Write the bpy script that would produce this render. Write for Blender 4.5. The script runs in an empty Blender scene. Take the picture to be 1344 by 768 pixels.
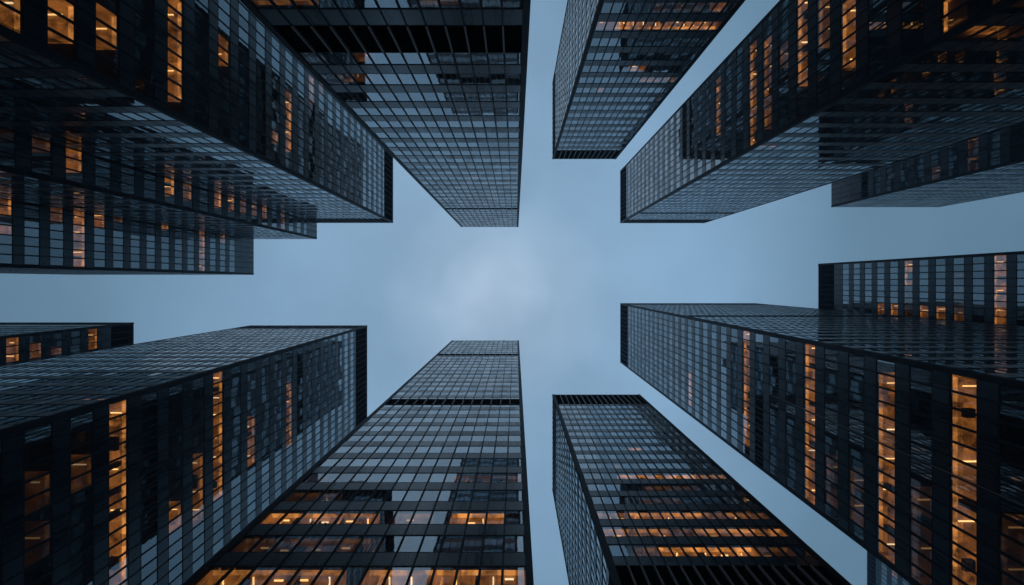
import bpy, math, random
from mathutils import Vector

# ------------------------------------------------------------------ camera, world, sun, exposure
scene = bpy.context.scene
C = scene.collection
EYE = 1.6                      # camera height above the paving
F = 640.0                      # focal length in photo pixels (photo is 1344 wide)
VX, VY = 676.5, 371.0          # zenith (vanishing point of all verticals) in the photo
cam_d = bpy.data.cameras.new("camera"); cam = bpy.data.objects.new("camera", cam_d); C.objects.link(cam)
cam_d.sensor_width = 36.0; cam_d.lens = F / 1344 * 36
cam_d.shift_x = -(VX - 672) / 1344; cam_d.shift_y = -(384 - VY) / 1344
cam_d.clip_start = 0.1; cam_d.clip_end = 3000
cam.location = (0, 0, EYE); cam.rotation_euler = (math.pi, 0, 0)      # looks straight up
scene.camera = cam

SUN_EL, SUN_AZ = math.radians(62), math.radians(215)
world = bpy.data.worlds.new("World"); scene.world = world; world.use_nodes = True
nt = world.node_tree; nt.nodes.clear()
def N(tree, kind, **kw):
    n = tree.nodes.new(kind)
    for k, v in kw.items(): setattr(n, k, v)
    return n
def L(tree, a, b): tree.links.new(a, b)
def M2(tree, op, a, b=None, c=None, clamp=False):
    n = tree.nodes.new('ShaderNodeMath'); n.operation = op; n.use_clamp = clamp
    for i, v in enumerate((a, b, c)):
        if v is None: continue
        if isinstance(v, (int, float)): n.inputs[i].default_value = v
        else: tree.links.new(v, n.inputs[i])
    return n.outputs[0]
sky = N(nt, 'ShaderNodeTexSky', sky_type='NISHITA', sun_disc=False, sun_elevation=SUN_EL, sun_rotation=SUN_AZ)
tc = N(nt, 'ShaderNodeTexCoord')
sep = N(nt, 'ShaderNodeSeparateXYZ'); L(nt, tc.outputs['Generated'], sep.inputs[0])
# overcast dusk cloud layer: brightest round the zenith, thick soft cloud with slow mottling
noi = N(nt, 'ShaderNodeTexNoise'); noi.inputs['Scale'].default_value = 2.6; noi.inputs['Detail'].default_value = 5; noi.inputs['Roughness'].default_value = .5
L(nt, tc.outputs['Generated'], noi.inputs['Vector'])
z2 = M2(nt, 'ADD', sep.outputs['Z'], M2(nt, 'MULTIPLY', M2(nt, 'SUBTRACT', noi.outputs['Fac'], .5), .034))
# the thin spot in the cloud lies a little off the zenith
z2 = M2(nt, 'ADD', z2, M2(nt, 'ADD', M2(nt, 'MULTIPLY', sep.outputs['X'], -.045), M2(nt, 'MULTIPLY', sep.outputs['Y'], .04)))
ramp = N(nt, 'ShaderNodeValToRGB'); L(nt, z2, ramp.inputs[0])
mott = M2(nt, 'MULTIPLY_ADD', noi.outputs['Fac'], .72, .735)
cr = ramp.color_ramp
cr.elements[0].position = 0.0; cr.elements[0].color = (.045, .085, .125, 1)
cr.elements[1].position = 1.0; cr.elements[1].color = (.42, .565, .74, 1)
for p, c in ((.55, (.095, .18, .265, 1)), (.78, (.140, .255, .370, 1)), (.92, (.236, .40, .585, 1)), (.975, (.246, .405, .58, 1)), (.992, (.31, .465, .64, 1))):
    e = cr.elements.new(p); e.color = c
bg1 = N(nt, 'ShaderNodeBackground'); bg1.inputs[1].default_value = .05; L(nt, sky.outputs[0], bg1.inputs[0])
bg2 = N(nt, 'ShaderNodeBackground'); L(nt, mott, bg2.inputs[1]); L(nt, ramp.outputs[0], bg2.inputs[0])
mx = N(nt, 'ShaderNodeMixShader'); mx.inputs[0].default_value = .93     # the clouds cover nearly all of the clear sky
L(nt, bg1.outputs[0], mx.inputs[1]); L(nt, bg2.outputs[0], mx.inputs[2])
wo = N(nt, 'ShaderNodeOutputWorld'); L(nt, mx.outputs[0], wo.inputs[0])

sun_d = bpy.data.lights.new("sun", 'SUN'); sun_d.energy = .06; sun_d.angle = math.radians(50); sun_d.color = (1, .95, .9)
sun = bpy.data.objects.new("sun", sun_d); C.objects.link(sun)
sun.rotation_euler = (math.pi / 2 - SUN_EL, 0, math.pi - SUN_AZ)
scene.view_settings.view_transform = 'Standard'; scene.view_settings.look = 'None'
scene.view_settings.exposure = 0; scene.view_settings.gamma = 1
scene.render.engine = 'CYCLES'
scene.cycles.max_bounces = 8; scene.cycles.transparent_max_bounces = 10; scene.cycles.glossy_bounces = 6
scene.cycles.diffuse_bounces = 2; scene.cycles.use_denoising = True; scene.cycles.caustics_reflective = False
scene.cycles.sample_clamp_indirect = 4

# ------------------------------------------------------------------ materials
def mat(name):
    m = bpy.data.materials.new(name); m.use_nodes = True; m.node_tree.nodes.clear()
    return m, m.node_tree
def principled(name, col, rough, noise=.25, scale=.6, metallic=0., spec=.5, streaks=False):
    m, t = mat(name)
    b = N(t, 'ShaderNodeBsdfPrincipled'); o = N(t, 'ShaderNodeOutputMaterial'); L(t, b.outputs[0], o.inputs[0])
    g = N(t, 'ShaderNodeNewGeometry'); n1 = N(t, 'ShaderNodeTexNoise'); n1.inputs['Scale'].default_value = scale; n1.inputs['Detail'].default_value = 6
    L(t, g.outputs['Position'], n1.inputs['Vector'])
    f = M2(t, 'MULTIPLY_ADD', n1.outputs['Fac'], 2 * noise, 1 - noise)
    if streaks:
        sn = N(t, 'ShaderNodeVectorMath', operation='SNAP'); L(t, g.outputs['Position'], sn.inputs[0]); sn.inputs[1].default_value = (1.4, 1.4, 4)
        cell = N(t, 'ShaderNodeTexWhiteNoise', noise_dimensions='3D'); L(t, sn.outputs[0], cell.inputs['Vector'])
        ml = N(t, 'ShaderNodeVectorMath', operation='MULTIPLY'); L(t, g.outputs['Position'], ml.inputs[0]); ml.inputs[1].default_value = (5, 5, .35)
        n3 = N(t, 'ShaderNodeTexNoise'); n3.inputs['Scale'].default_value = 1.; n3.inputs['Detail'].default_value = 5; L(t, ml.outputs[0], n3.inputs['Vector'])
        f = M2(t, 'MULTIPLY', f, M2(t, 'MULTIPLY', M2(t, 'MULTIPLY_ADD', cell.outputs['Value'], .7, .65), M2(t, 'MULTIPLY_ADD', n3.outputs['Fac'], 1.6, .2)))
        rough = M2(t, 'MULTIPLY_ADD', cell.outputs['Value'], .12, M2(t, 'MULTIPLY_ADD', n3.outputs['Fac'], .22, rough - .17))
    v = N(t, 'ShaderNodeVectorMath', operation='SCALE'); v.inputs[0].default_value = col; L(t, f, v.inputs['Scale'])
    L(t, v.outputs[0], b.inputs['Base Color'])
    L(t, rough if streaks else M2(t, 'MULTIPLY_ADD', n1.outputs['Fac'], .2, rough - .1), b.inputs['Roughness'])
    b.inputs['Specular Tint'].default_value = (.78, .92, 1, 1); b.inputs['Metallic'].default_value = metallic; b.inputs['Specular IOR Level'].default_value = spec
    return m
MS = principled('spandrel_panel', (.015, .030, .046), .30, .3, .9, spec=.55, streaks=True)
MM = principled('mullion_metal', (.008, .016, .026), .62, .2, 2., spec=.25)
MFIN = principled('louver_fin_metal', (.42, .41, .41), .5, .2, 2.)
MK = principled('louver_black', (.0035, .0035, .004), .8, .2, 2., spec=.1)
MI = principled('dark_interior', (.035, .032, .03), .8, .3, .5, spec=.2)
MR = principled('roof_gravel', (.06, .06, .06), .9, .3, 3.)
MG = principled('paving_stone', (.16, .155, .15), .7, .3, 1.)
MA = principled('asphalt', (.05, .05, .05), .8, .3, 4.)

def glass():
    m, t = mat('coated_glass')
    o = N(t, 'ShaderNodeOutputMaterial'); g = N(t, 'ShaderNodeNewGeometry')
    at = N(t, 'ShaderNodeAttribute', attribute_name='rnd'); oi = N(t, 'ShaderNodeObjectInfo')
    r = M2(t, 'FRACT', M2(t, 'ADD', at.outputs['Fac'], oi.outputs['Random']))
    wn = N(t, 'ShaderNodeTexWhiteNoise', noise_dimensions='1D'); L(t, M2(t, 'MULTIPLY', r, 913.7), wn.inputs['W'])
    # every pane sits a fraction of a degree out of true, and is slightly wavy
    def vm(op, a, b=None, s=None):
        n = N(t, 'ShaderNodeVectorMath', operation=op)
        for i, v in enumerate((a, b)):
            if v is None: continue
            if isinstance(v, tuple): n.inputs[i].default_value = v
            else: L(t, v, n.inputs[i])
        if s is not None: n.inputs['Scale'].default_value = s
        return n.outputs[0]
    tilt = vm('SCALE', vm('SUBTRACT', wn.outputs['Color'], (.5, .5, .5)), s=.014)
    n1 = N(t, 'ShaderNodeTexNoise'); n1.inputs['Scale'].default_value = 2.; n1.inputs['Detail'].default_value = 4; n1.inputs['Roughness'].default_value = .65
    L(t, g.outputs['Position'], n1.inputs['Vector'])
    wave = vm('SCALE', vm('SUBTRACT', n1.outputs['Color'], (.5, .5, .5)), s=.008)
    nn = vm('NORMALIZE', vm('ADD', vm('ADD', g.outputs['Normal'], tilt), wave))
    gl = N(t, 'ShaderNodeBsdfGlossy'); gl.inputs['Roughness'].default_value = .02; gl.inputs['Color'].default_value = (.84, .94, 1., 1)
    L(t, nn, gl.inputs['Normal'])
    tr = N(t, 'ShaderNodeBsdfTransparent'); tr.inputs['Color'].default_value = (.82, .80, .76, 1)
    fr = N(t, 'ShaderNodeFresnel'); fr.inputs['IOR'].default_value = 1.6
    fac = M2(t, 'MULTIPLY_ADD', fr.outputs[0], .47, .275)
    fac = M2(t, 'MULTIPLY', fac, M2(t, 'MULTIPLY_ADD', wn.outputs['Value'], .36, .84), clamp=True)
    # thin film of city dirt
    n2 = N(t, 'ShaderNodeTexNoise'); n2.inputs['Scale'].default_value = 3.; n2.inputs['Detail'].default_value = 8; n2.inputs['Roughness'].default_value = .75
    L(t, g.outputs['Position'], n2.inputs['Vector'])
    di = N(t, 'ShaderNodeBsdfDiffuse'); di.inputs['Color'].default_value = (.30, .29, .28, 1)
    ms = N(t, 'ShaderNodeMixShader'); L(t, fac, ms.inputs[0]); L(t, tr.outputs[0], ms.inputs[1]); L(t, gl.outputs[0], ms.inputs[2])
    m2 = N(t, 'ShaderNodeMixShader'); L(t, M2(t, 'MULTIPLY', M2(t, 'POWER', n2.outputs['Fac'], 3.), .35, clamp=True), m2.inputs[0])
    L(t, ms.outputs[0], m2.inputs[1]); L(t, di.outputs[0], m2.inputs[2]); L(t, m2.outputs[0], o.inputs[0])
    return m
MGL = glass()

def painted_room_glow(name, col, stren, tiles):
    """office surface with the lamplight painted in as emission; the object's colour is its dimmer"""
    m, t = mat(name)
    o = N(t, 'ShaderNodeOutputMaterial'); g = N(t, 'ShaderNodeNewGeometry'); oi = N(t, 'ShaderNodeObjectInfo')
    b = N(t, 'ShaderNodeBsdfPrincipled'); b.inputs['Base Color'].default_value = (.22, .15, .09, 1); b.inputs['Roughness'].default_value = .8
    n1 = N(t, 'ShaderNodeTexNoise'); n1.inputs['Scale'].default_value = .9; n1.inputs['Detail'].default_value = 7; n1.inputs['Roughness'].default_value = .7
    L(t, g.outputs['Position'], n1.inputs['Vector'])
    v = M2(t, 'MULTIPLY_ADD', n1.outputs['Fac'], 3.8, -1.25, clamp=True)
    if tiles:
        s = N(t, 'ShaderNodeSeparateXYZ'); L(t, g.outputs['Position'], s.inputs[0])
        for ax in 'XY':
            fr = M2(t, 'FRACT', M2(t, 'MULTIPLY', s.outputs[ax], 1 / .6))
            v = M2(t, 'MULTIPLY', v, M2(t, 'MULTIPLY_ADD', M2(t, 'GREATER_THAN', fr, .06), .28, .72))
    # painted glow differs from one 1.2 m ceiling field to the next
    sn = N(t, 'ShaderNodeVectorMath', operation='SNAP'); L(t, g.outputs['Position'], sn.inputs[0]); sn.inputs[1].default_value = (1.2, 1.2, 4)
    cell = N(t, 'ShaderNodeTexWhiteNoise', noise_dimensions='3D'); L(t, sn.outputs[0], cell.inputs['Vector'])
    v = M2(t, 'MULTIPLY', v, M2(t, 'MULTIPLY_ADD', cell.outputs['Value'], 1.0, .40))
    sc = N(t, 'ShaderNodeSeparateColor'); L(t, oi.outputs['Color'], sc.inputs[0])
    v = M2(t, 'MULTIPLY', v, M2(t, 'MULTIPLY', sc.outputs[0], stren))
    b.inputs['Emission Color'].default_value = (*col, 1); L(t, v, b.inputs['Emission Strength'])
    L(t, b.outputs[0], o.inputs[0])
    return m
ML = painted_room_glow('painted_room_glow', (1., .34, .065), .36, True)  # lamplight painted into ceilings, walls and beams, which are no lamps
MSO = painted_room_glow('painted_soffit_glow', (1., .38, .085), .90, False)  # stronger painted glow for soffits and piers
def lamp(name, col, stren):
    m, t = mat(name); o = N(t, 'ShaderNodeOutputMaterial'); e = N(t, 'ShaderNodeEmission'); e.inputs[0].default_value = (*col, 1)
    oi = N(t, 'ShaderNodeObjectInfo'); sc = N(t, 'ShaderNodeSeparateColor'); L(t, oi.outputs['Color'], sc.inputs[0])
    L(t, M2(t, 'MULTIPLY', sc.outputs[0], stren), e.inputs[1]); L(t, e.outputs[0], o.inputs[0]); return m
MLA = lamp('tube_light', (1., .55, .20), 2.7); MLB = lamp('white_tube_light', (1., .70, .40), 2.)

# ------------------------------------------------------------------ mesh helpers
class MB:
    def __init__(s): s.v = []; s.f = []; s.m = []; s.a = []
    def box(s, x0, x1, y0, y1, z0, z1, m=0):
        b = len(s.v)
        s.v += [(x0, y0, z0), (x1, y0, z0), (x1, y1, z0), (x0, y1, z0), (x0, y0, z1), (x1, y0, z1), (x1, y1, z1), (x0, y1, z1)]
        s.f += [tuple(b + i for i in q) for q in ((3, 2, 1, 0), (4, 5, 6, 7), (0, 1, 5, 4), (1, 2, 6, 5), (2, 3, 7, 6), (3, 0, 4, 7))]
        s.m += [m] * 6; s.a += [0.] * 6
    def quad(s, pts, m=0, a=0.):
        b = len(s.v); s.v += pts; s.f.append((b, b + 1, b + 2, b + 3)); s.m.append(m); s.a.append(a)
    def ring(s, x0, x1, y0, y1, z0, z1, t, m=0):
        """closed square ring, outer size given, wall thickness t"""
        o = [(x0, y0), (x1, y0), (x1, y1), (x0, y1)]; i = [(x0 + t, y0 + t), (x1 - t, y0 + t), (x1 - t, y1 - t), (x0 + t, y1 - t)]
        b = len(s.v)
        for z in (z0, z1):
            s.v += [(x, y, z) for x, y in o] + [(x, y, z) for x, y in i]
        for k in range(4):
            n = (k + 1) % 4
            for q in ((k, n, n + 8, k + 8), (n + 4, k + 4, k + 12, n + 12), (n, k, k + 4, n + 4), (k + 8, n + 8, n + 12, k + 12)):
                s.f.append(tuple(b + j for j in q)); s.m.append(m); s.a.append(0.)
    def mesh(s, name, mats):
        me = bpy.data.meshes.new(name); me.from_pydata(s.v, [], s.f)
        for q in mats: me.materials.append(q)
        me.polygons.foreach_set('material_index', s.m)
        if any(s.a):
            at = me.attributes.new('rnd', 'FLOAT', 'FACE'); at.data.foreach_set('value', s.a)
        me.update(); return me
def link(name, me, parent=None, loc=(0, 0, 0), rz=0., **props):
    o = bpy.data.objects.new(name, me); o.location = loc; o.rotation_euler = (0, 0, rz)
    if parent: o.parent = parent
    for k, v in props.items(): o[k] = v
    C.objects.link(o); return o

# ------------------------------------------------------------------ ground
g = MB(); g.box(-1500, 1500, -1500, 1500, -.5, 0); link('ground', g.mesh('ground', [MG]), kind='structure')
g = MB(); g.box(2.2, 6.4, -400, 400, .0, .006); link('road', g.mesh('road', [MA]), kind='structure')
for a, b in ((1.95, 2.2), (6.4, 6.65)):
    g = MB(); g.box(a, b, -400, 400, 0, .12); link('kerb', g.mesh('kerb', [MG]), kind='structure')

# ------------------------------------------------------------------ towers
# x0 x1 y0 y1: footprint in metres round the camera (y grows towards the bottom of the photo); top: roof height;
# zb: sill height of one window row; h: storey height; louvers: open plant-room storeys; blank: plain panel zone
TOWERS = []
class Tower: pass
def spec(key, label, x0, x1, y0, y1, top, zb, h, faces, louvers=(), blank=(), fins=False, bay=1.38, wf=.57, side_louvers=(), lit=(), dim=.05, seed=1, sc=1.):
    x0, x1, y0, y1, top, zb, h, bay = (v * sc for v in (x0, x1, y0, y1, top, zb, h, bay))
    louvers = [(a * sc, b * sc) for a, b in louvers]; blank = [(a * sc, b * sc) for a, b in blank]; side_louvers = [(f, a * sc, b * sc) for f, a, b in side_louvers]
    t = Tower(); t.__dict__.update(locals()); TOWERS.append(t)
    t.cx, t.cy = (x0 + x1) / 2, (y0 + y1) / 2
    t.top = top + EYE; t.zb = zb + EYE
    t.louvers = [(a + EYE, b + EYE) for a, b in louvers]; t.blank = [(a + EYE, b + EYE) for a, b in blank]
    t.side_louvers = [(s, a + EYE, b + EYE) for s, a, b in side_louvers]
    return t
#  lit = (face, across pixel, along from, along to, level): offices with lights on, read off the photo
spec('A', 'broad dark tower with black louvred crown, foremost of the three stepped towers lit in strips',
     -53., -32.6, -70, -15.9, 130., 45.7, 3.91, ('+x', '+y'), louvers=[(121.3, 129.7)], seed=1, dim=.10, lit=[
     ('+x', 232, -10, 124, 1.), ('+x', 291, 49, 88, .8), ('+x', 86, -10, 44, 1.), ('+x', 145, 7, 54, .8), ('+x', 17, -10, 27, .9),
     ('+x', 378, 122, 195, .8), ('+x', 358, 166, 183, .5), ('+x', 410, 98, 135, .45), ('+x', 423, 98, 122, .45)])
spec('A2', 'dark tower with plain panelled top, middle one of the three stepped towers',
     -71.4, -53.2, -75, -11.65, 130.7, 73.94, 4.064, ('+x', '+y'), blank=[(124.3, 130.7)], seed=2, dim=.10, lit=[
     ('+x', 45, 125, 203, .22), ('+x', 92, 129, 222, 1.), ('+x', 223, 180, 254, .9), ('+x', 246, 200, 258, .5), ('+x', 268, 212, 234, .9),
     ('+x', 287, 197, 273, 1.), ('+x', 304, 210, 276, .8), ('+x', 320, 231, 281, .4), ('+x', 334, 235, 281, .4), ('+x', 347, 248, 287, .7), ('+x', 372, 261, 298, .3)])
spec('A3', 'blue-grey windowed tower with blank panelled top, farthest out of the three stepped towers',
     -120, -72.4, -60, -2.15, 134.9, 71.9, 3.97, ('+x', '+y'), blank=[(127.6, 134.9)], seed=3, dim=.06, lit=[
     ('+x', 9, 244, 285, .9), ('+x', 9, 300, 312, .9), ('+x', 104, 275, 349, 1.), ('+x', 131, 273, 302, .9), ('+x', 75, 262, 290, .35), ('+x', 217, 273, 305, .9),
     ('+x', 265, 295, 358, .6), ('+x', 292, 288, 319, .5), ('+x', 160, 275, 290, .3)])
spec('B', 'grid-fronted glass tower with black louvred storey, overlapping the broad dark tower with louvred crown',
     -17., .9, -42, -17.5, 153.4, 40.9, 4.0, ('+y',), louvers=[(33.2, 37.1), (114.6, 116.8)], fins=True, bay=1.31, seed=4, dim=.05, lit=[
     ('+y', 8, 336, 400, .25), ('+y', 8, 560, 600, .08), ('+y', 90, 462, 474, .2), ('+y', 116, 450, 478, .12), ('+y', 234, 622, 632, .8)])
spec('C', 'slim glass tower with louvred crown and one bright orange storey',
     9.5, 25.75, -51.2, -31.7, 125.1, 67.27, 4.02, ('+y', '-x'), louvers=[(117, 125.0)], fins=True, bay=1.21, seed=5, dim=.08, lit=[
     ('+y', 45, 805, 942, 1.4), ('+y', 45, 780, 805, .3), ('+y', 21, 937, 948, 1.), ('+y', 21, 850, 930, .06), ('+y', 98, 823, 845, .8), ('+y', 112, 840, 890, .35),
     ('+y', 123, 780, 790, .6), ('+y', 7, 880, 930, .1)])
spec('D', 'long dark tower with black louvred crown, its streaked glossy side hiding a small lit tower',
     -69.4, -38.8, 11.2, 62, 127.7, 46.56, 4.01, ('+x', '-y'), louvers=[(118.5, 127.4)], seed=6, dim=.10, lit=[
     ('+x', 157, 523, 790, 1.1), ('+x', 289, 486, 656, 1.), ('+x', 331, 549, 617, .7), ('+x', 380, 502, 582, .7), ('+x', 232, 671, 700, .8), ('+x', 262, 593, 690, .5),
     ('+x', 105, 608, 653, .2), ('+x', 45, 635, 660, .1), ('+x', 45, 690, 730, .05), ('+x', 2, 640, 700, .2)])
spec('D2', 'small distant tower with black top and warm windows behind the long streaked tower',
     -140, -86.8, 9.05, 45, 110.9, 83.1, 4.0, ('+x', '-y'), louvers=[(104.7, 110.6)], blank=[(101.9, 104.7)], seed=7, dim=.1, lit=[
     ('+x', 17, 441, 478, .9), ('+x', 51, 452, 471, .4), ('+x', 76, 456, 471, .3), ('+x', 123, 432, 461, .8)])
spec('E', 'sharp-cornered dark tower with amber window columns above a pale glossy side face',
     34., 61.3, -36.3, -19.3, 158.3, 48.7, 4.015, ('-x', '+y'), louvers=[(149.8, 158.0)], side_louvers=[('+y', 134.6, 136.6)], seed=8, dim=.10, lit=[
     ('-x', 944, 101, 171, .9), ('-x', 989, 52, 186, .8), ('-x', 1008, 52, 170, .55), ('-x', 1053, -10, 109, 1.1), ('-x', 1081, -10, 60, .35), ('-x', 1113, -10, 88, 1.1), ('-x', 1253, -10, 64, 1.1),
     ('-x', 1028, 60, 90, .2)])
spec('E2', 'distant plain-topped tower with few dim windows, behind the tower with pale glossy side face',
     85., 113.8, -62, -20.3, 131.2, 117.5, 4.0, ('-x', '+y'), blank=[(120.4, 131.2)], seed=9, dim=.03, lit=[
     ('-x', 1275, 180, 230, .08), ('-x', 1230, 215, 240, .08)])
spec('F', 'widest grid-fronted tower with two black louvred bands and fully lit amber office rows',
     -20.7, 1.1, 18.9, 40, 159.2, 34.2, 3.986, ('-y',), louvers=[(75.4, 79.2), (126.2, 129.6)], fins=True, bay=1.53, seed=10, dim=.04, lit=[
     ('-y', 762, 246, 460, 1.), ('-y', 762, 466, 560, 1.), ('-y', 762, 566, 700, 1.4), ('-y', 715, 290, 495, .13), ('-y', 681, 330, 487, 1.35),
     ('-y', 681, 510, 575, .3), ('-y', 681, 587, 672, 1.35), ('-y', 627, 600, 680, .12), ('-y', 506, 625, 633, .4), ('-y', 627, 395, 420, .1)])
spec('G', 'tower with louvred crown and four glowing orange storeys above a black plant storey',
     9.4, 31.5, 28.4, 52.6, 123.7, 54.58, 3.99, ('-y', '-x'), louvers=[(41, 48.9), (113.8, 123.5)], fins=True, bay=1.28, seed=11, dim=.08, sc=.775, lit=[
     ('-y', 722, 871, 991, 1.54), ('-y', 722, 840, 870, .2), ('-y', 722, 992, 1050, .2), ('-y', 697, 784, 874, 1.12), ('-y', 697, 874, 905, .3), ('-y', 697, 905, 1040, 1.26), ('-y', 676, 822, 944, 1.40), ('-y', 676, 780, 822, .35),
     ('-y', 676, 944, 1008, .5), ('-y', 624, 818, 923, 1.40), ('-y', 624, 923, 955, .45), ('-y', 610, 800, 820, .3), ('-y', 587, 820, 839, 1.), ('-y', 655, 840, 900, .12), ('-y', 640, 840, 920, .12)])
spec('H', 'massive dark tower with five long amber window columns and a dark wet-looking side face',
     34.9, 79.6, 6.85, 26.6, 162.4, 44.85, 3.98, ('-x', '-y'), louvers=[(151.5, 162.1)], side_louvers=[('-y', 98.6, 101.2)], seed=12, dim=.09, lit=[
     ('-x', 903, 486, 537, .9), ('-x', 978, 440, 591, .9), ('-x', 1062, 459, 660, 1.), ('-x', 1162, 483, 735, 1.1), ('-x', 1263, 500, 800, 1.1), ('-x', 1209, 640, 760, .12),
     ('-x', 1320, 690, 800, .05), ('-x', 1095, 600, 660, .12), ('-x', 1128, 620, 680, .12)])
spec('H2', 'distant tower with even blue-grey window columns rising behind the massive amber-columned tower',
     86., 130, -5.35, 34, 138.5, 125.8, 4.04, ('-x', '-y'), louvers=[(131.6, 138.2)], blank=[(128.6, 131.6)], seed=13, dim=.06, lit=[
     ('-x', 1193, 342, 373, .9), ('-x', 1313, 336, 440, 1.1), ('-x', 1157, 398, 416, .7), ('-x', 1173, 398, 416, .9), ('-x', 1213, 400, 420, .7), ('-x', 1233, 402, 420, .7), ('-x', 1264, 405, 425, .3)])
spec('H3', 'small glimpse of a blue-windowed tower below the massive amber-columned tower, beside open sky',
     110., 150, 77, 118, 152.6, 144.4, 4.0, ('-x', '-y'), louvers=[(148.9, 152.3)], seed=14, dim=.08, lit=[
     ('-x', 1174, 734, 756, .7), ('-x', 1199, 750, 762, .9)])

CC = .5          # corner column width
def occluded(t, P):
    """is the point P hidden from the camera by another tower?"""
    o = Vector((0, 0, EYE)); d = P - o
    for q in TOWERS:
        if q is t: continue
        lo, hi = 0., .995
        for a, (mn, mx_) in enumerate(((q.x0, q.x1), (q.y0, q.y1), (0, q.top))):
            if abs(d[a]) < 1e-9:
                if not mn <= o[a] <= mx_: lo = 2; break
                continue
            u, v = (mn - o[a]) / d[a], (mx_ - o[a]) / d[a]
            if u > v: u, v = v, u
            lo, hi = max(lo, u), min(hi, v)
        if lo < hi: return True
    return False

def build(t):
    rng = random.Random(t.seed)
    root = bpy.data.objects.new('office_tower', None); root.location = (t.cx, t.cy, 0); C.objects.link(root)
    root['label'] = t.label; root['category'] = 'office tower'; root['group'] = 'dark glass office towers round the crossing'
    hx, hy = (t.x1 - t.x0) / 2, (t.y1 - t.y0) / 2
    nrm = {'+x': (1, 0), '-x': (-1, 0), '+y': (0, 1), '-y': (0, -1)}
    half = {'+x': (hx, hy), '-x': (hx, hy), '+y': (hy, hx), '-y': (hy, hx)}      # distance of the face, half its length
    rot = {'-y': 0., '+x': math.pi / 2, '+y': math.pi, '-x': -math.pi / 2}        # meshes are modelled for the -y face
    def loc(face, s, out, z):
        """point on a face: s along the world axis that runs along it, out = metres proud of the facade"""
        n = nrm[face]; d = half[face][0] + out
        return (n[0] * d, s, z) if n[0] else (s, n[1] * d, z)
    # ---- storeys
    wh = t.h * t.wf
    rows = []
    n = math.ceil((1.0 - t.zb) / t.h)
    cuts = t.louvers + t.blank
    while True:
        a = t.zb + n * t.h; b = a + wh; n += 1
        if a > t.top - 1: break
        for c, d in cuts:
            if a < d and b > c:
                if c - a >= b - d: b = min(b, c - .05)
                else: a = max(a, d + .05)
        if b - a > .45 and b < t.top - .5: rows.append((a, b))
    solid = sorted([(a, b, 'w') for a, b in rows] + [(a, b, 'l') for a, b in t.louvers])
    z = 0.; bands = []
    for a, b, k in solid:
        if a - z > .02: bands.append((z, a))
        z = b
    if t.top - z > .02: bands.append((z, t.top))
    cache = {}
    for a, b in bands:
        k = round(b - a, 3)
        if k not in cache:
            m = MB()
            if k < 5:                                       # panel between two dark edge trims
                e = .09 if k > .5 else .01
                m.ring(-hx, hx, -hy, hy, e, k - e, .22)
                for u in (0, k - e): m.ring(-hx + .006, hx - .006, -hy + .006, hy - .006, u, u + e, .2, 1)
            else:                                           # plain zone: panels with open joints
                nn = max(1, round(k / t.h * 1.15)); 
                for i in range(nn): m.ring(-hx, hx, -hy, hy, k * i / nn + .03, k * (i + 1) / nn - .03, .22)
                m.ring(-hx + .05, hx - .05, -hy + .05, hy - .05, 0, k, .1)
            cache[k] = m.mesh('spandrel_band', [MS, MM])
        link('spandrel_band', cache[k], root, (0, 0, a))
    # slabs and core behind the glass
    m = MB(); m.box(-hx + .3, hx - .3, -hy + .3, hy - .3, 0, .7); slab = m.mesh('floor_slab', [MI])
    for a, b in rows: link('floor_slab', slab, root, (0, 0, b + .16))
    ix, iy = min(5.5, hx * .6), min(5.5, hy * .6)
    m = MB(); m.box(-hx + ix, hx - ix, -hy + iy, hy - iy, 0, t.top - 1.2); link('core_wall', m.mesh('core_wall', [MI]), root)
    m = MB(); m.box(-hx + .23, hx - .23, -hy + .23, hy - .23, t.top - 1.0, t.top - .7); link('roof', m.mesh('roof', [MR]), root)
    # ---- corner columns
    out = .05 if t.fins else .012
    m = MB(); m.box(-CC / 2, CC / 2, -CC / 2, CC / 2, 0, t.top + .02)
    m.box(-CC / 2 - .03, CC / 2 + .03, -CC / 2 - .03, CC / 2 + .03, 0, .8); col = m.mesh('corner_column', [MM])
    for sx in (-1, 1):
        for sy in (-1, 1): link('corner_column', col, root, (sx * (hx + out - CC / 2), sy * (hy + out - CC / 2), 0))
    # ---- bays
    faces = {}
    for f in nrm:
        hl = half[f][1] - CC + out
        nb = max(3, round(2 * hl / t.bay)); faces[f] = (hl, nb, 2 * hl / nb)
    # ---- mullions: up to 100 as parts, those of the faces towards the street first
    order = sorted(nrm, key=lambda f: (f not in t.faces, t.faces.index(f) if f in t.faces else 0))
    mw = .098 * t.sc if t.fins else .13
    proud = {f: (.05 if f[1] == 'y' else .01) if t.fins else (.035 if f[1] == 'x' else .004) for f in nrm}
    mulls = {}
    for f in nrm:
        m = MB(); m.box(-mw / 2, mw / 2, -proud[f], .18, 0, t.top - .03); mulls[f] = m.mesh('mullion', [MM])
    rest = MB(); cnt = 0
    for f in order:
        hl, nb, bw = faces[f]
        ss = sorted((-hl + i * bw for i in range(1, nb)), key=lambda s: abs((t.cy if nrm[f][0] else t.cx) + s))
        for s in ss:
            if cnt < 100 and f in t.faces:
                link('mullion', mulls[f], root, loc(f, s, 0, 0), rot[f]); cnt += 1
            else:
                p, q = loc(f, s - mw / 2, proud[f], 0), loc(f, s + mw / 2, -.18, 0)
                rest.box(min(p[0], q[0]), max(p[0], q[0]), min(p[1], q[1]), max(p[1], q[1]), 0, t.top - .03)
    link('mullion', rest.mesh('mullion', [MM]), root, kind='stuff')
    # ---- windows: the 100 that show largest as parts, the rest one part
    cand = []
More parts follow.
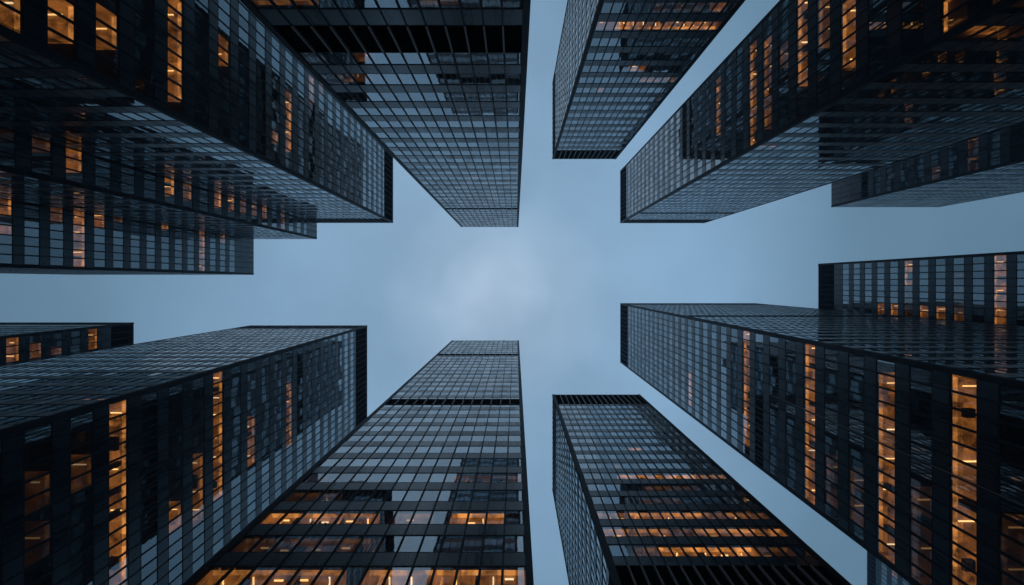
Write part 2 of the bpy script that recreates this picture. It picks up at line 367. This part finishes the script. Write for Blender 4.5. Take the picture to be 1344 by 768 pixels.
    for f in nrm:
        hl, nb, bw = faces[f]
        for ri, (a, b) in enumerate(rows):
            for i in range(nb):
                s0 = -hl + i * bw + mw / 2; s1 = s0 + bw - mw
                cand.append([0., f, ri, i, s0, s1, a, b])
    for c in cand:
        f = c[1]
        if f not in t.faces: continue
        px = []
        for s, z in ((c[4], c[6]), (c[5], c[6]), (c[5], c[7]), (c[4], c[7])):
            p = loc(f, s, 0, z); k = F / max(z - EYE, .1)
            px.append((VX + (p[0] + t.cx) * k, VY + (p[1] + t.cy) * k))
        mxp = sum(p[0] for p in px) / 4; myp = sum(p[1] for p in px) / 4
        if not (-8 < mxp < 1352 and -8 < myp < 776): continue
        p = loc(f, (c[4] + c[5]) / 2, .05, (c[6] + c[7]) / 2)
        if occluded(t, Vector((p[0] + t.cx, p[1] + t.cy, p[2]))): continue
        ar = 0
        for k in range(4): ar += px[k][0] * px[(k + 1) % 4][1] - px[(k + 1) % 4][0] * px[k][1]
        c[0] = abs(ar) / 2
    cand.sort(key=lambda c: -c[0])
    wc = {}; glassm = MB(); rec = .035
    for j, (ar, f, ri, i, s0, s1, a, b) in enumerate(cand):
        w, hh = s1 - s0, b - a
        if j < 100 and ar > 0:
            k = (round(w, 3), round(hh, 3))
            if k not in wc:
                m = MB(); e = .035
                m.quad([(-w / 2 + .01, rec, .01), (w / 2 - .01, rec, .01), (w / 2 - .01, rec, hh - .01), (-w / 2 + .01, rec, hh - .01)])
                m.box(-w / 2, w / 2, rec - .03, rec + .03, 0, e, 1); m.box(-w / 2, w / 2, rec - .03, rec + .03, hh - e, hh, 1)
                m.box(-w / 2, -w / 2 + e, rec - .03, rec + .03, e, hh - e, 1); m.box(w / 2 - e, w / 2, rec - .03, rec + .03, e, hh - e, 1)
                wc[k] = m.mesh('window', [MGL, MM])
            link('window', wc[k], root, loc(f, (s0 + s1) / 2, 0, a), rot[f])
        else:
            p, q = loc(f, s0, -rec, a), loc(f, s1, -rec, a)
            if f in ('+x', '-y'): pts = [p, q]
            else: pts = [q, p]
            pts = [pts[0], pts[1], (pts[1][0], pts[1][1], b), (pts[0][0], pts[0][1], b)]
            glassm.quad(pts, 0, rng.uniform(.001, .999))
    link('window', glassm.mesh('window', [MGL]), root, kind='stuff')
    # ---- louvred storeys
    for a, b in t.louvers:
        m = MB(); m.ring(-hx + .45, hx - .45, -hy + .45, hy - .45, a, b, .1)
        for e in (a + .004, b - .03): m.ring(-hx + .05, hx - .05, -hy + .05, hy - .05, e, e + .026, .6)
        k = a + .12
        while k < b - .1: m.ring(-hx + .16, hx - .16, -hy + .16, hy - .16, k, k + .035, .2); k += .30
        lv = link('louver_band', m.mesh('louver_band', [MK]), root)
        m = MB(); fo = .08 if t.fins else .03
        for f in nrm:
            hl, nb, bw = faces[f]
            for i in range(1, nb):
                s = -hl + i * bw; p, q = loc(f, s - .06, fo, 0), loc(f, s + .06, -.14, 0)
                m.box(min(p[0], q[0]), max(p[0], q[0]), min(p[1], q[1]), max(p[1], q[1]), a, b)
        link('louver_fin', m.mesh('louver_fin', [MFIN]), lv, kind='stuff')
    for f, a, b in t.side_louvers:
        m = MB(); hl, nb, bw = faces[f]
        p, q = loc(f, -hl, .02, 0), loc(f, hl, -.3, 0)
        m.box(min(p[0], q[0]), max(p[0], q[0]), min(p[1], q[1]), max(p[1], q[1]), a, b)
        link('louver_band', m.mesh('louver_band', [MK]), root)
    if t.key == 'H':
        m = MB(); p = loc('-x', 15.3 - t.cy, .05, 0); m.box(p[0] - .03, p[0] + .045, p[1] - .025, p[1] + .025, 2, 96)
        link('facade_rail', m.mesh('facade_rail', [MFIN]), root)
    # ---- offices with their lights on
    lights = 0
    def office(f, ri, i0, i1, lvl, strips=True):
        nonlocal lights
        hl, nb, bw = faces[f]; a, b = rows[ri]
        if any(0 < c - b < .4 for c, _ in cuts): b -= .16
        s0, s1 = -hl + i0 * bw + .02, -hl + (i1 + 1) * bw - .02
        m = MB()
        def bx(sa, sb, da, db, za, zb, k):
            p, q = loc(f, sa, -da, 0), loc(f, sb, -db, 0)
            m.box(min(p[0], q[0]), max(p[0], q[0]), min(p[1], q[1]), max(p[1], q[1]), za, zb, k)
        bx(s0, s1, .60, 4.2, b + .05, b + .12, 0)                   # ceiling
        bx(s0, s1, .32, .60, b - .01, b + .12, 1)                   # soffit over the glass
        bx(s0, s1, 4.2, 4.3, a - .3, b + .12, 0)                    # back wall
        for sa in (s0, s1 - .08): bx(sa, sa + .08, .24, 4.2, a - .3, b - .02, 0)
        s = s0 + rng.uniform(2, 4) 
        while s < s1 - 1.5:                                         # beams, columns and cabinets near the glass
            k = rng.random()
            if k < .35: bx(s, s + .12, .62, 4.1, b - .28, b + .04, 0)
            elif k < .6: bx(s, s + .45, .7, 1.15, a - .3, b + .04, 2)
            elif k < .8: bx(s, s + rng.uniform(.6, 1.6), .8, 1.6, b - .5, b - .1, 2)
            s += rng.uniform(1.8, 5)
        if not nrm[f][0]:                                           # piers and hanging panels, most with painted glow, behind the long window rows
            s = s0 + rng.uniform(.2, 1.2)
            while s < s1 - .6:
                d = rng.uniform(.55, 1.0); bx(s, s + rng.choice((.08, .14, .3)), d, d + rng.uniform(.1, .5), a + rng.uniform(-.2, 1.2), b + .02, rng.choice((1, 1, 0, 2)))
                s += rng.uniform(.7, 2.4)
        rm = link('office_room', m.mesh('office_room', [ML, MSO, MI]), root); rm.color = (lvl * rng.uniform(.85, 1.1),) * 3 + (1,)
        if not strips: return
        s = s0 + rng.uniform(.5, 1.6)
        while s < s1 - .5 and lights < 98:
            mode = rng.random(); m = MB()
            if nrm[f][0]: bx(s - .05, s + .05, .62 + rng.choice((0, .35)), rng.choice((1.7, 2.4, 3.2)), b - .09, b - .03, 0)
            elif mode < .6: d = rng.uniform(.75, 1.15); bx(s - .3, s + .3, d - .05, d + .05, b - .09, b - .03, 0)
            else: bx(s - .05, s + .05, .65, 2., b - .14, b - .08, 0)
            lm = link('ceiling_light', m.mesh('ceiling_light', [MLA if rng.random() < .75 else MLB]), rm); lm.color = (min(1.2, lvl * 1.05 + .03) * rng.uniform(.7, 1.1),) * 3 + (1,)
            lights += 1
            s += rng.uniform(2.2, 5.5) if nrm[f][0] else rng.uniform(.9, 2.6)
    used = set()
    def put(f, ri, i0, i1, lvl, strips=True):
        hl, nb, bw = faces[f]; i0, i1 = max(0, i0), min(nb - 1, i1)
        run = [i for i in range(i0, i1 + 1) if (f, ri, i) not in used]
        while run:
            j = 0
            while j + 1 < len(run) and run[j + 1] == run[j] + 1: j += 1
            office(f, ri, run[0], run[j], lvl, strips)
            used.update((f, ri, i) for i in run[:j + 1]); run = run[j + 1:]
    for f, ac, p0, p1, lvl in t.lit:
        hl, nb, bw = faces[f]; d = half[f][0] * (1 if f[0] == '+' else -1)
        isx = bool(nrm[f][0])
        off = (ac - (VX if isx else VY)); plane = d + (t.cx if isx else t.cy)
        z = plane * F / off + EYE
        ri = min(range(len(rows)), key=lambda k: abs((rows[k][0] + rows[k][1]) / 2 - z))
        zz = (rows[ri][0] + rows[ri][1]) / 2 - EYE
        s = sorted(((p - (VY if isx else VX)) * zz / F - (t.cy if isx else t.cx)) for p in (p0, p1))
        i0, i1 = round((s[0] + hl) / bw), round((s[1] + hl) / bw) - 1
        if i1 < i0: i1 = i0
        if i1 >= 0 and i0 < nb: put(f, ri, i0, i1, lvl)
    for f in t.faces:                                               # a scatter of dimly lit rooms and forgotten lights
        hl, nb, bw = faces[f]
        for ri, (a, b) in enumerate(rows):
            if a < 8: continue
            if rng.random() < t.dim * 1.6:
                i0 = rng.randrange(nb); put(f, ri, i0, i0 + rng.randrange(1, 6), rng.choice((.03, .04, .06, .1)), rng.random() < .5)
    return root
for t in TOWERS: build(t)

# ------------------------------------------------------------------ evening air
g = MB(); g.box(-460, 460, -460, 460, -1.5, 175)
hz = link('haze', g.mesh('haze', []), kind='stuff')
hm, ht = mat('haze_air'); hp = N(ht, 'ShaderNodeVolumePrincipled'); ho = N(ht, 'ShaderNodeOutputMaterial')
hp.inputs['Color'].default_value = (.62, .80, 1, 1); hp.inputs['Density'].default_value = .0007; hp.inputs['Anisotropy'].default_value = .3
L(ht, hp.outputs[0], ho.inputs['Volume']); hz.data.materials.append(hm)
